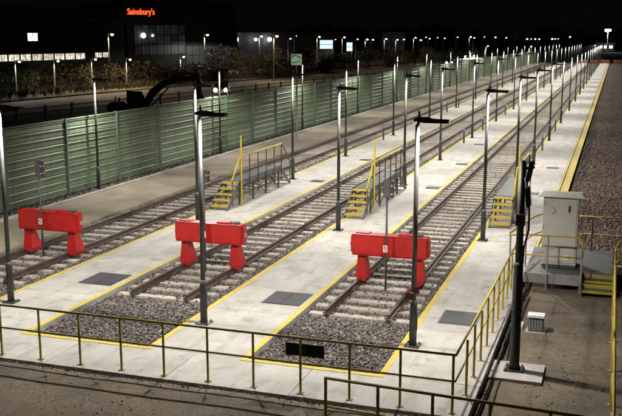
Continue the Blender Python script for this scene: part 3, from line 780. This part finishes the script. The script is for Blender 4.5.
# ------------------------------------------------------------------ street lamps beyond
M_bulbw = emit('lamp_glow_white', (0.95, 0.97, 1.0), 14)
M_bulbo = emit('lamp_glow_warm', (1.0, 0.80, 0.52), 14)
M_darkpole = mat('street_lamp_steel', (0.26, 0.24, 0.20), None, 4, 0.6)
def street_lamp(x, y, z, label, warm, r, g=0.0, group='street lamps in the background', watts=0):
    t = thing('street_lamp', label, 'street lamp', (x, y, g-0.3), rz=0.3, group=group)
    H = z-g+0.3
    MB().path([(0,0,0),(0,0,H-0.5),(0.02,0,H+0.08),(0.25,0,H+0.18)], [0.12,0.08,0.06,0.05], 8).build('pole', M_darkpole, t)
    h = MB().prism([(0.18,H+0.13),(0.3,H+0.24),(0.85,H+0.2),(0.9,H+0.12)], 'y', -0.16, 0.16).build('lamp_head', M_dgrey, t)
    MB().ball((0.55,0,H+0.02), r, 10, 6, 0.75).build('bulb', M_bulbo if warm else M_bulbw, h)
    if watts:
        ld = bpy.data.lights.new('street_light', 'SPOT'); ld.energy = watts; ld.color = (1, .80, .55) if warm else (1, .95, .88)
        ld.spot_size = R(170); ld.spot_blend = 0.2; ld.shadow_soft_size = 0.2
        obj('light', ld, h, (0.55, 0, H-0.35))
SL = [(-64.4,107.1,6.7,1,.26,'tall street lamp right of the lit window strip'),
 (-63.8,135.7,6.7,0,.26,'tall street lamp right of the store glass front'),
 (-49.9,130.8,6.5,1,.27,'tall street lamp beside the large brown tree'),
 (-59.2,180.5,6.4,1,.25,'street lamp just left of the wide bluish lit screen'),
 (-57.1,191.7,6.3,1,.25,'street lamp between the two bluish lit screens'),
 (-57.5,212.4,5.8,1,.30,'street lamp above the green-lit bush'),
 (-57.9,232.9,5.9,0,.28,'street lamp before the pale flat-roofed block, left one'),
 (-57.3,243.3,5.7,0,.26,'street lamp before the pale flat-roofed block, right one'),
 (-48.4,224.9,6.2,1,.26,'tall street lamp right of the pale flat-roofed block'),
 (-48.6,316.3,6.4,0,.34,'white street lamp above the pair of distant cars'),
 (-34.8,257.7,3.9,0,.25,'low white lamp behind the fence past the cars'),
 (-70.5,176.4,6.5,0,.28,'white street lamp left of the large brown tree')]
for x,y,z,wm,r,lab in SL: street_lamp(x,y,z,lab,wm,r*0.8,watts=1500)
FARL = [(-61.9,200.7,5.8),(-62.4,221.4,5.8),(-58.7,222.4,5.7),(-57.8,253.5,5.7),(-55.2,264.3,5.5),(-51.8,254.8,6.3),(-52.7,264.8,5.9),
 (-54.1,284.9,6.2),(-50.2,275.5,6.0),(-49.7,295.9,6.3),(-48.8,326.4,6.1),(-46.7,336.8,6.4),(-44.0,347.2,6.3),(-41.2,357.6,6.1),
 (-68.3,188.0,6.0),(-70.4,197.8,6.6),(-38.9,418.2,5.5),(-37.2,418.4,5.5),(-35.4,418.5,5.5),(-33.7,418.6,5.5),(-30.1,449.0,5.5),
 (-28.8,449.1,5.5),(-27.4,449.2,5.5),(-26.6,298.8,3.3),(-24.4,499.4,6.4)]
for k,(x,y,z) in enumerate(sorted(FARL, key=lambda p: p[0]/p[1])):
    street_lamp(x,y,z,'tiny far-off street lamp on the dark horizon, %s from the left' % ORD[k], k%3==1, 0.0009*y*random.uniform(.5,1.0), group='far-off street lamps')
for k,(x,y,z) in enumerate([(-65.5,88.4,3.6),(-64.8,95.0,3.5),(-62.7,100.0,3.6),(-60.0,103.9,3.5),(-62.9,125.1,3.4)]):
    street_lamp(x,y,z,'low lamp below the lit window strip, '+['leftmost','second from left','right end','beyond its right end','far right before the store'][k], k in (1,2,3), 0.15, group='low lamps before the dark buildings', watts=650)

# ------------------------------------------------------------------ buildings
M_bdark = mat('dark_cladding', (0.022, 0.021, 0.020), (0.015, 0.015, 0.015), 0.5, 0.8)
M_bgrey = mat('grey_cladding', (0.07, 0.07, 0.072), (0.05, 0.05, 0.05), 0.4, 0.7)
M_winlit = emit('lit_window', (1.0, 0.90, 0.76), 1.1, False)
M_winlit2 = emit('lit_window_dim', (1.0, 0.88, 0.72), 0.9, False)
M_winwhite = emit('white_lit_window', (0.95, 0.96, 1.0), 2.2, False)
M_windim = emit('dim_store_glass', (0.70, 0.78, 0.85), 0.018, False)
M_windim2 = emit('dimmer_store_glass', (0.70, 0.75, 0.8), 0.006, False)
def facade(name, label, p0, p1, zt, depth, m, cat='building'):
    """Empty at p0, local +X along the facade, local -Y faces the camera side."""
    a = math.atan2(p1[1]-p0[1], p1[0]-p0[0]); L = math.hypot(p1[0]-p0[0], p1[1]-p0[1])
    t = thing(name, label, cat, (p0[0], p0[1], -0.35), rz=a)
    MB().box(0, L, 0, depth, 0, zt+0.35).build('wall', m, t)
    MB().box(-0.4, L+0.4, -0.4, depth+0.4, zt+0.352, zt+0.75).build('roof', m, t)
    return t, L
def window(t, x0, x1, z0, z1, m, fm=M_dgrey, fw=0.06):
    f = MB()
    f.box(x0,x1,-0.10,-0.002,z0,z0+fw).box(x0,x1,-0.10,-0.002,z1-fw,z1).box(x0,x0+fw,-0.099,-0.003,z0+fw,z1-fw).box(x1-fw,x1,-0.099,-0.003,z0+fw,z1-fw)
    w = f.build('window', fm, t)
    xm = (x0+x1)/2
    for a, b in ((x0+fw, xm-0.03), (xm+0.03, x1-fw)):
        MB().box(a,b,-0.05,-0.004,z0+fw,z1-fw).build('pane', m, w)
    MB().box(xm-0.03,xm+0.03,-0.098,-0.003,z0+fw,z1-fw).build('mullion', fm, w)
# local -Y must look towards the camera: facade runs from near-left to far-right
wh, L = facade('warehouse', 'dark warehouse with a long strip of lit windows at the left', (-81.5,93), (-74.9,129.5), 10.2, 22, M_bdark)
x = 4.0
for k in range(11):
    w = 2.05
    window(wh, x, x+w, 3.42, 4.42, M_winlit if k not in (2,6,7) else M_winlit2); x += w+0.13
for k in range(2): window(wh, 30.0+k*1.75, 31.6+k*1.75, 3.6, 4.45, M_winlit)
window(wh, 16.4, 18.4, 6.15, 7.35, M_winwhite)
MB().box(0, L, -0.6, -0.05, 9.2, 9.5).build('gutter', M_bgrey, wh)

st, L = facade('store_building', 'store building with dim glass front and red illuminated sign', (-75.5,131.4), (-62.5,146.5), 11.9, 25, M_bdark)
for i in range(7):
    for j in range(3):
        window(st, 1.2+i*1.28, 2.4+i*1.28, 4.0+j*1.6, 5.5+j*1.6, M_windim if (i*5+j*3) % 4 else M_windim2, M_dgrey, 0.05)
for i in range(7):
    for j in range(2):
        window(st, 10.3+i*1.2, 11.4+i*1.2, 2.2+j*1.6, 3.7+j*1.6, M_windim if (i+j) % 3 else M_windim2, M_dgrey, 0.05)
def text_mesh(txt, size, m, name):
    cu = bpy.data.curves.new('letters', 'FONT'); cu.body = txt; cu.size = size; cu.extrude = 0.05
    o = bpy.data.objects.new('letters', cu); C.objects.link(o)
    bpy.context.view_layer.update()
    me = bpy.data.meshes.new_from_object(o.evaluated_get(bpy.context.evaluated_depsgraph_get()))
    bpy.data.objects.remove(o); me.name = name; me.materials.clear(); me.materials.append(m)
    return me
M_sign = emit('red_sign_glow', (1.0, 0.085, 0.02), 3.2, False)
bk = MB().box(-0.2, 5.2, -0.16, -0.004, 9.95, 11.7).build('sign_board', M_bdark, st)
me = text_mesh("Sainsbury's", 1.35, M_sign, 'sign_letters')
xs = np.array([v.co.x for v in me.vertices]); sc = 4.6/(xs.max()-xs.min())
o = obj('sign_letters', me, bk, (0.1, -0.26, 10.35)); o.rotation_euler = (R(90), 0, 0); o.scale = (sc, 1.0, 1)
for x0, r in ((2.6, 0.42), (4.2, 0.2)):
    MB().ball((x0,-0.5,7.0), r, 12, 8).build('globe_light', emit('globe_glow', (0.9, 0.95, 1.0), 4, True), st)

sh, L = facade('shed', 'low grey shed lit by a row of white floodlights', (-88,176), (-66,214), 7.0, 20, M_bgrey)
for k, x in enumerate((9, 13.5, 19, 23)):
    MB().ball((x,-1.2,6.2), (0.42,0.55,0.35,0.5)[k], 12, 8).build('floodlight', M_bulbw, sh)
# bright screens / lit shop fronts
for lab, (x0,y0,x1,y1), z0, z1 in (('wide bluish white lit screen among the far trees', (-66.4,204.4,-63.2,205.4), 3.9, 6.0),
                                   ('narrow bluish white lit screen, right of the wide one', (-63.2,215.9,-61.7,216.4), 3.2, 5.4)):
    a = math.atan2(y1-y0, x1-x0); Ls = math.hypot(x1-x0, y1-y0)
    t = thing('lit_screen', lab, 'screen', (x0,y0,-0.3), rz=a, group='bluish lit screens')
    f = MB().box(0,Ls,0,0.3,z0,z1+0.3).build('case', M_dgrey, t)
    for j in range(2):
        zz = z0+0.1+j*(z1-z0)/2; MB().box(0.08,Ls-0.08,-0.03,-0.004,zz,zz+(z1-z0)/2-0.12).build('panel', emit('screen_glow', (0.62,0.80,1.0), 1.3, False), f)
    for x in (0.2, Ls-0.3): MB().box(x,x+0.15,0.05,0.2,0,z0-0.002).build('leg', M_dgrey, t)
fb, L = facade('flat_roofed_block', 'pale flat-roofed block on the far horizon', (-73,291), (-66.5,296), 7.6, 14, mat('pale_render', (0.5,0.5,0.5), None, 0.4, 0.8))
for i in range(5):
    for j in range(2): window(fb, 0.5+i*1.5, 1.5+i*1.5, 2.4+j*2.6, 3.9+j*2.6, M_windim, M_dgrey, 0.08)

# parked vehicles' pale roofs in the store yard
M_van = mat('pale_van_paint', (0.42, 0.47, 0.52), None, 2, 0.4)
van0 = None
for k, (x, y, lab) in enumerate([(-66.5,141,'leftmost'),(-64.0,147.5,'second from left'),(-61.5,154,'third from left'),(-58.8,160,'rightmost')]):
    if van0 is None:
        van0 = thing('parked_van', 'pale parked van before the floodlit shed, '+lab, 'van', (x,y,-0.3), rz=0.5, group='vans parked before the shed')
        MB().prism([(-2.4,0.3),(-2.4,0.95),(-1.7,1.15),(-1.2,1.95),(2.4,2.0),(2.45,0.3)], 'x', -0.95, 0.95).build('body', M_van, van0, bevel=0.06)
        MB().add([(-0.8,-1.69,1.2),(0.8,-1.69,1.2),(0.74,-1.26,1.86),(-0.74,-1.26,1.86)],[(0,1,2,3)]).build('windscreen', M_glass, van0)
        for s in (-1,1):
            for y_ in (-1.5,1.5): MB().tube((s*0.8,y_,0.34),(s*0.97,y_,0.34),0.34,n=12).build('wheel', M_rubber, van0)
    else: dup(van0, (x,y,-0.3), 'pale parked van before the floodlit shed, '+lab)

# ------------------------------------------------------------------ bushes, trees, verge grass
def leaf_mat(name, a, b):
    m = bpy.data.materials.new(name); m.use_nodes = True
    n = m.node_tree.nodes; l = m.node_tree.links; bs = n['Principled BSDF']; bs.inputs['Roughness'].default_value = 0.8
    at = n.new('ShaderNodeAttribute'); at.attribute_name = 'tint'
    cr = n.new('ShaderNodeValToRGB'); cr.color_ramp.elements[0].color = (*a,1); cr.color_ramp.elements[1].color = (*b,1)
    l.new(at.outputs['Fac'], cr.inputs[0]); l.new(cr.outputs[0], bs.inputs['Base Color'])
    return m
M_leafb = leaf_mat('brown_leaf', (0.030,0.026,0.011), (0.085,0.066,0.028))
M_leafg = leaf_mat('green_leaf', (0.018,0.030,0.010), (0.05,0.075,0.025))
M_bark = mat('bark', (0.06,0.045,0.03), None, 6, 0.9)
def quads(name, pts, size, m, parent=None, up=0.0, aspect=0.5):
    n = len(pts)
    a = rng.normal(size=(n,3)); a[:,2] += up; a /= np.linalg.norm(a,axis=1)[:,None]
    b = np.cross(a, rng.normal(size=(n,3))); b /= np.linalg.norm(b,axis=1)[:,None]
    s = (size*rng.uniform(0.6,1.3,n))[:,None]
    v = np.stack([pts-b*s*aspect*.3, pts+a*s*.5-b*s*aspect*.5, pts+a*s, pts+a*s*.5+b*s*aspect*.5], 1)
    f = np.arange(n*4).reshape(-1,4)
    me = bpy.data.meshes.new(name)
    me.vertices.add(n*4); me.vertices.foreach_set('co', v.reshape(-1))
    me.loops.add(n*4); me.loops.foreach_set('vertex_index', f.reshape(-1).astype(np.int32))
    me.polygons.add(n); me.polygons.foreach_set('loop_start', (np.arange(n)*4).astype(np.int32))
    at = me.attributes.new('tint','FLOAT','FACE'); at.data.foreach_set('value', rng.random(n).astype(np.float32))
    me.update(calc_edges=True); me.materials.append(m)
    return obj(name, me, parent)
def bush(x, y, ht, wd, label, m, n=1700, name='bush', cat='bush', group='bushes beyond the road'):
    t = thing(name, label, cat, (x, y, -0.3), group=group)
    k = rng.integers(9, 14)
    cc = np.stack([rng.normal(0, wd*0.27, k), rng.normal(0, wd*0.27, k), ht*rng.uniform(0.25, 0.85, k)], 1)
    rad = wd*rng.uniform(0.14, 0.27, k)
    i = rng.integers(0, k, n)
    d = rng.normal(size=(n,3)); d /= np.linalg.norm(d,axis=1)[:,None]
    p = cc[i] + d*(rad[i]*rng.uniform(0.4,1.05,n))[:,None]
    p[:,2] = np.clip(p[:,2], 0.05, ht*1.05)
    quads('crown', p, 0.42, m, t, up=0.5)
    tb = MB(); tb.path([(0,0,0),(0.05,0,ht*0.3),(0,0.05,ht*0.6)], [0.13,0.09,0.04], 6)
    for c in cc[:6]: tb.path([(0.03,0,ht*0.25), tuple(c*0.6+np.array([0,0,ht*.12])), tuple(c)], [0.06,0.04,0.015], 5)
    tb.build('trunk', M_bark, t)
B = [(-70.0,97,3.0,7,'dark bush at far left below the lit window strip',1),(-67.0,103.5,2.9,7,'dark bush below the right end of the window strip',0),
 (-63.0,107.5,3.0,6,'brown bush beneath the tall lamp left of the store',0),(-60.6,113.5,3.0,6,'brown scrub bush above the excavator boom',0),
 (-59.2,119.5,3.0,5.5,'brown scrub bush above the excavator bucket',0),(-57.6,126,2.5,5,'low brown bush left of the parked vans',0),
 (-56.2,136,5.0,8.5,'large rounded brown tree beside a warm street lamp',0),(-54.6,144.5,3.4,6,'brown bush right of the large brown tree',0),
 (-53.2,157,3.9,7,'brown bush left of the wide lit screen',0),(-52.0,168,3.4,6,'brown bush under the wide lit screen',0),
 (-51.0,178,3.2,6,'brown bush under the narrow lit screen',0),(-48.6,187.5,4.4,7,'green-lit bush under a warm street lamp',1),
 (-46.8,200,3.2,7,'brown bush before the pale block',0),(-44.6,217,3.6,7,'brown bush right of the pale block',0),
 (-43.2,240,4.2,8,'dark bush above the glaring car',1),(-41,265,4.4,8,'dark bush right of the glaring car',1)]
for x,y,ht,wd,lab,g in B: bush(x-1.5,y,ht,wd,lab,M_leafg if g else M_leafb)
yv = rng.uniform(50, 260, 9000)
pv_ = np.stack([-60.6+(yv-79)*0.1023 - rng.uniform(0.5,5.5,9000), yv, np.full(9000,-0.2)], 1)
tag(quads('verge_grass', pv_, 0.9, M_leafb, None, up=3.0, aspect=0.12), kind='stuff')
yw = rng.uniform(22, 90, 2600)
tag(quads('fence_weeds', np.stack([-21.36+(yw-24)*0.0085+rng.exponential(0.12,2600), yw, np.full(2600,-0.12)],1), 0.2, M_leafg, None, up=2.0, aspect=0.16), kind='stuff')
# far dark wood on the horizon, both sides
n = 26000; u = rng.random(n)
xf = -150+260*u; yf = 520+rng.uniform(0,40,n)-120*(u<0.4)
hf = 7.5+2.0*np.sin(xf*0.13)+1.6*np.sin(xf*0.31+1)+1.0*np.sin(xf*0.9)
tag(quads('far_wood', np.stack([xf, yf, hf*rng.random(n)**0.7], 1), 2.6, M_leafg, None, up=0.3, aspect=0.8), kind='stuff')
n = 5000; yr = rng.uniform(60, 330, n)
tag(quads('trackside_scrub', np.stack([9+rng.uniform(0,6,n)+0.01*yr, yr, 2.2*rng.random(n)**1.2-0.2], 1), 0.6, M_leafb, None, up=0.6), kind='stuff')

# ------------------------------------------------------------------ far end of the yard
pb = thing('far_barrier', 'pale floodlit barrier running to the vanishing point', 'barrier', (-16.5, 262, -0.2))
v = Vector((10.5, 240, 0)); nrm = Vector((v.y, -v.x, 0)).normalized()*0.12
for k in range(40):
    a = v*(k/40); b = v*((k+0.97)/40)
    MB().add([a, b, b+nrm, a+nrm, a+Vector((0,0,3.2)), b+Vector((0,0,3.2)), b+nrm+Vector((0,0,3.2)), a+nrm+Vector((0,0,3.2))],
             [(0,1,2,3),(4,5,6,7),(0,1,5,4),(1,2,6,5),(2,3,7,6),(3,0,4,7)]).build('panel', M_conc, pb)
ft = thing('floodlight_tower', 'bright floodlight tower at the far end of the yard', 'floodlight', (-4.3, 420, -0.2))
MB().tube((0,0,0),(0,0,9.0),0.2,0.12,n=8).build('mast', M_galv, ft)
MB().box(-1.3,1.3,-0.1,0.1,8.9,9.1).build('cross_arm', M_galv, ft)
M_flood = emit('flood_glow', (0.95,0.98,1.0), 150)
for x in (-1.0,-0.35,0.35,1.0):
    h = MB().box(x-0.28,x+0.28,-0.25,0.12,9.12,9.9).build('lamp_head', M_dgrey, ft)
    MB().box(x-0.25,x+0.25,-0.30,-0.252,9.16,9.86).build('glass', M_flood, h)
ld = bpy.data.lights.new('flood_light','SPOT'); ld.energy = 25000; ld.spot_size = R(130); ld.spot_blend = .5; ld.shadow_soft_size = .5
lo = obj('light', ld, ft, (0,-0.6,9.4)); lo.rotation_euler = (R(62),0,R(15))
hb, L = facade('far_shed', 'small bright white shed beneath the floodlight tower', (-9.5,470), (-1.5,470), 3.2, 8, mat('white_cladding', (0.75,0.75,0.75), None, 1, 0.7))
for i in range(3): window(hb, 0.8+i*2.4, 2.6+i*2.4, 1.2, 2.8, M_winwhite, M_dgrey, 0.12)
# orange plastic barriers across the far walkways
M_or = mat('orange_plastic', (0.20,0.055,0.03), None, 3, 0.6)
ob0 = None
for k,(x,y,lab) in enumerate([(-7.5,228,'leftmost of the row at the far end'),(-5.0,229,'second of the row at the far end'),(-2.5,230,'third of the row at the far end'),(0.2,230,'fourth of the row at the far end'),(2.8,231,'rightmost of the row at the far end')]):
    lab = 'orange plastic barrier, '+lab
    if ob0 is None:
        ob0 = thing('plastic_barrier', lab, 'barrier', (x,y,0), group='orange plastic barriers')
        MB().box(-1.0,1.0,-0.03,0.03,0.25,1.05).build('panel', M_or, ob0, bevel=0.01)
        for s in (-1,1): MB().prism([(-0.3,0),(0.3,0),(0.04,0.25),(-0.04,0.25)],'x',s*0.75-0.05,s*0.75+0.05).build('foot', M_rubber, ob0)
    else: dup(ob0,(x,y,0),lab)
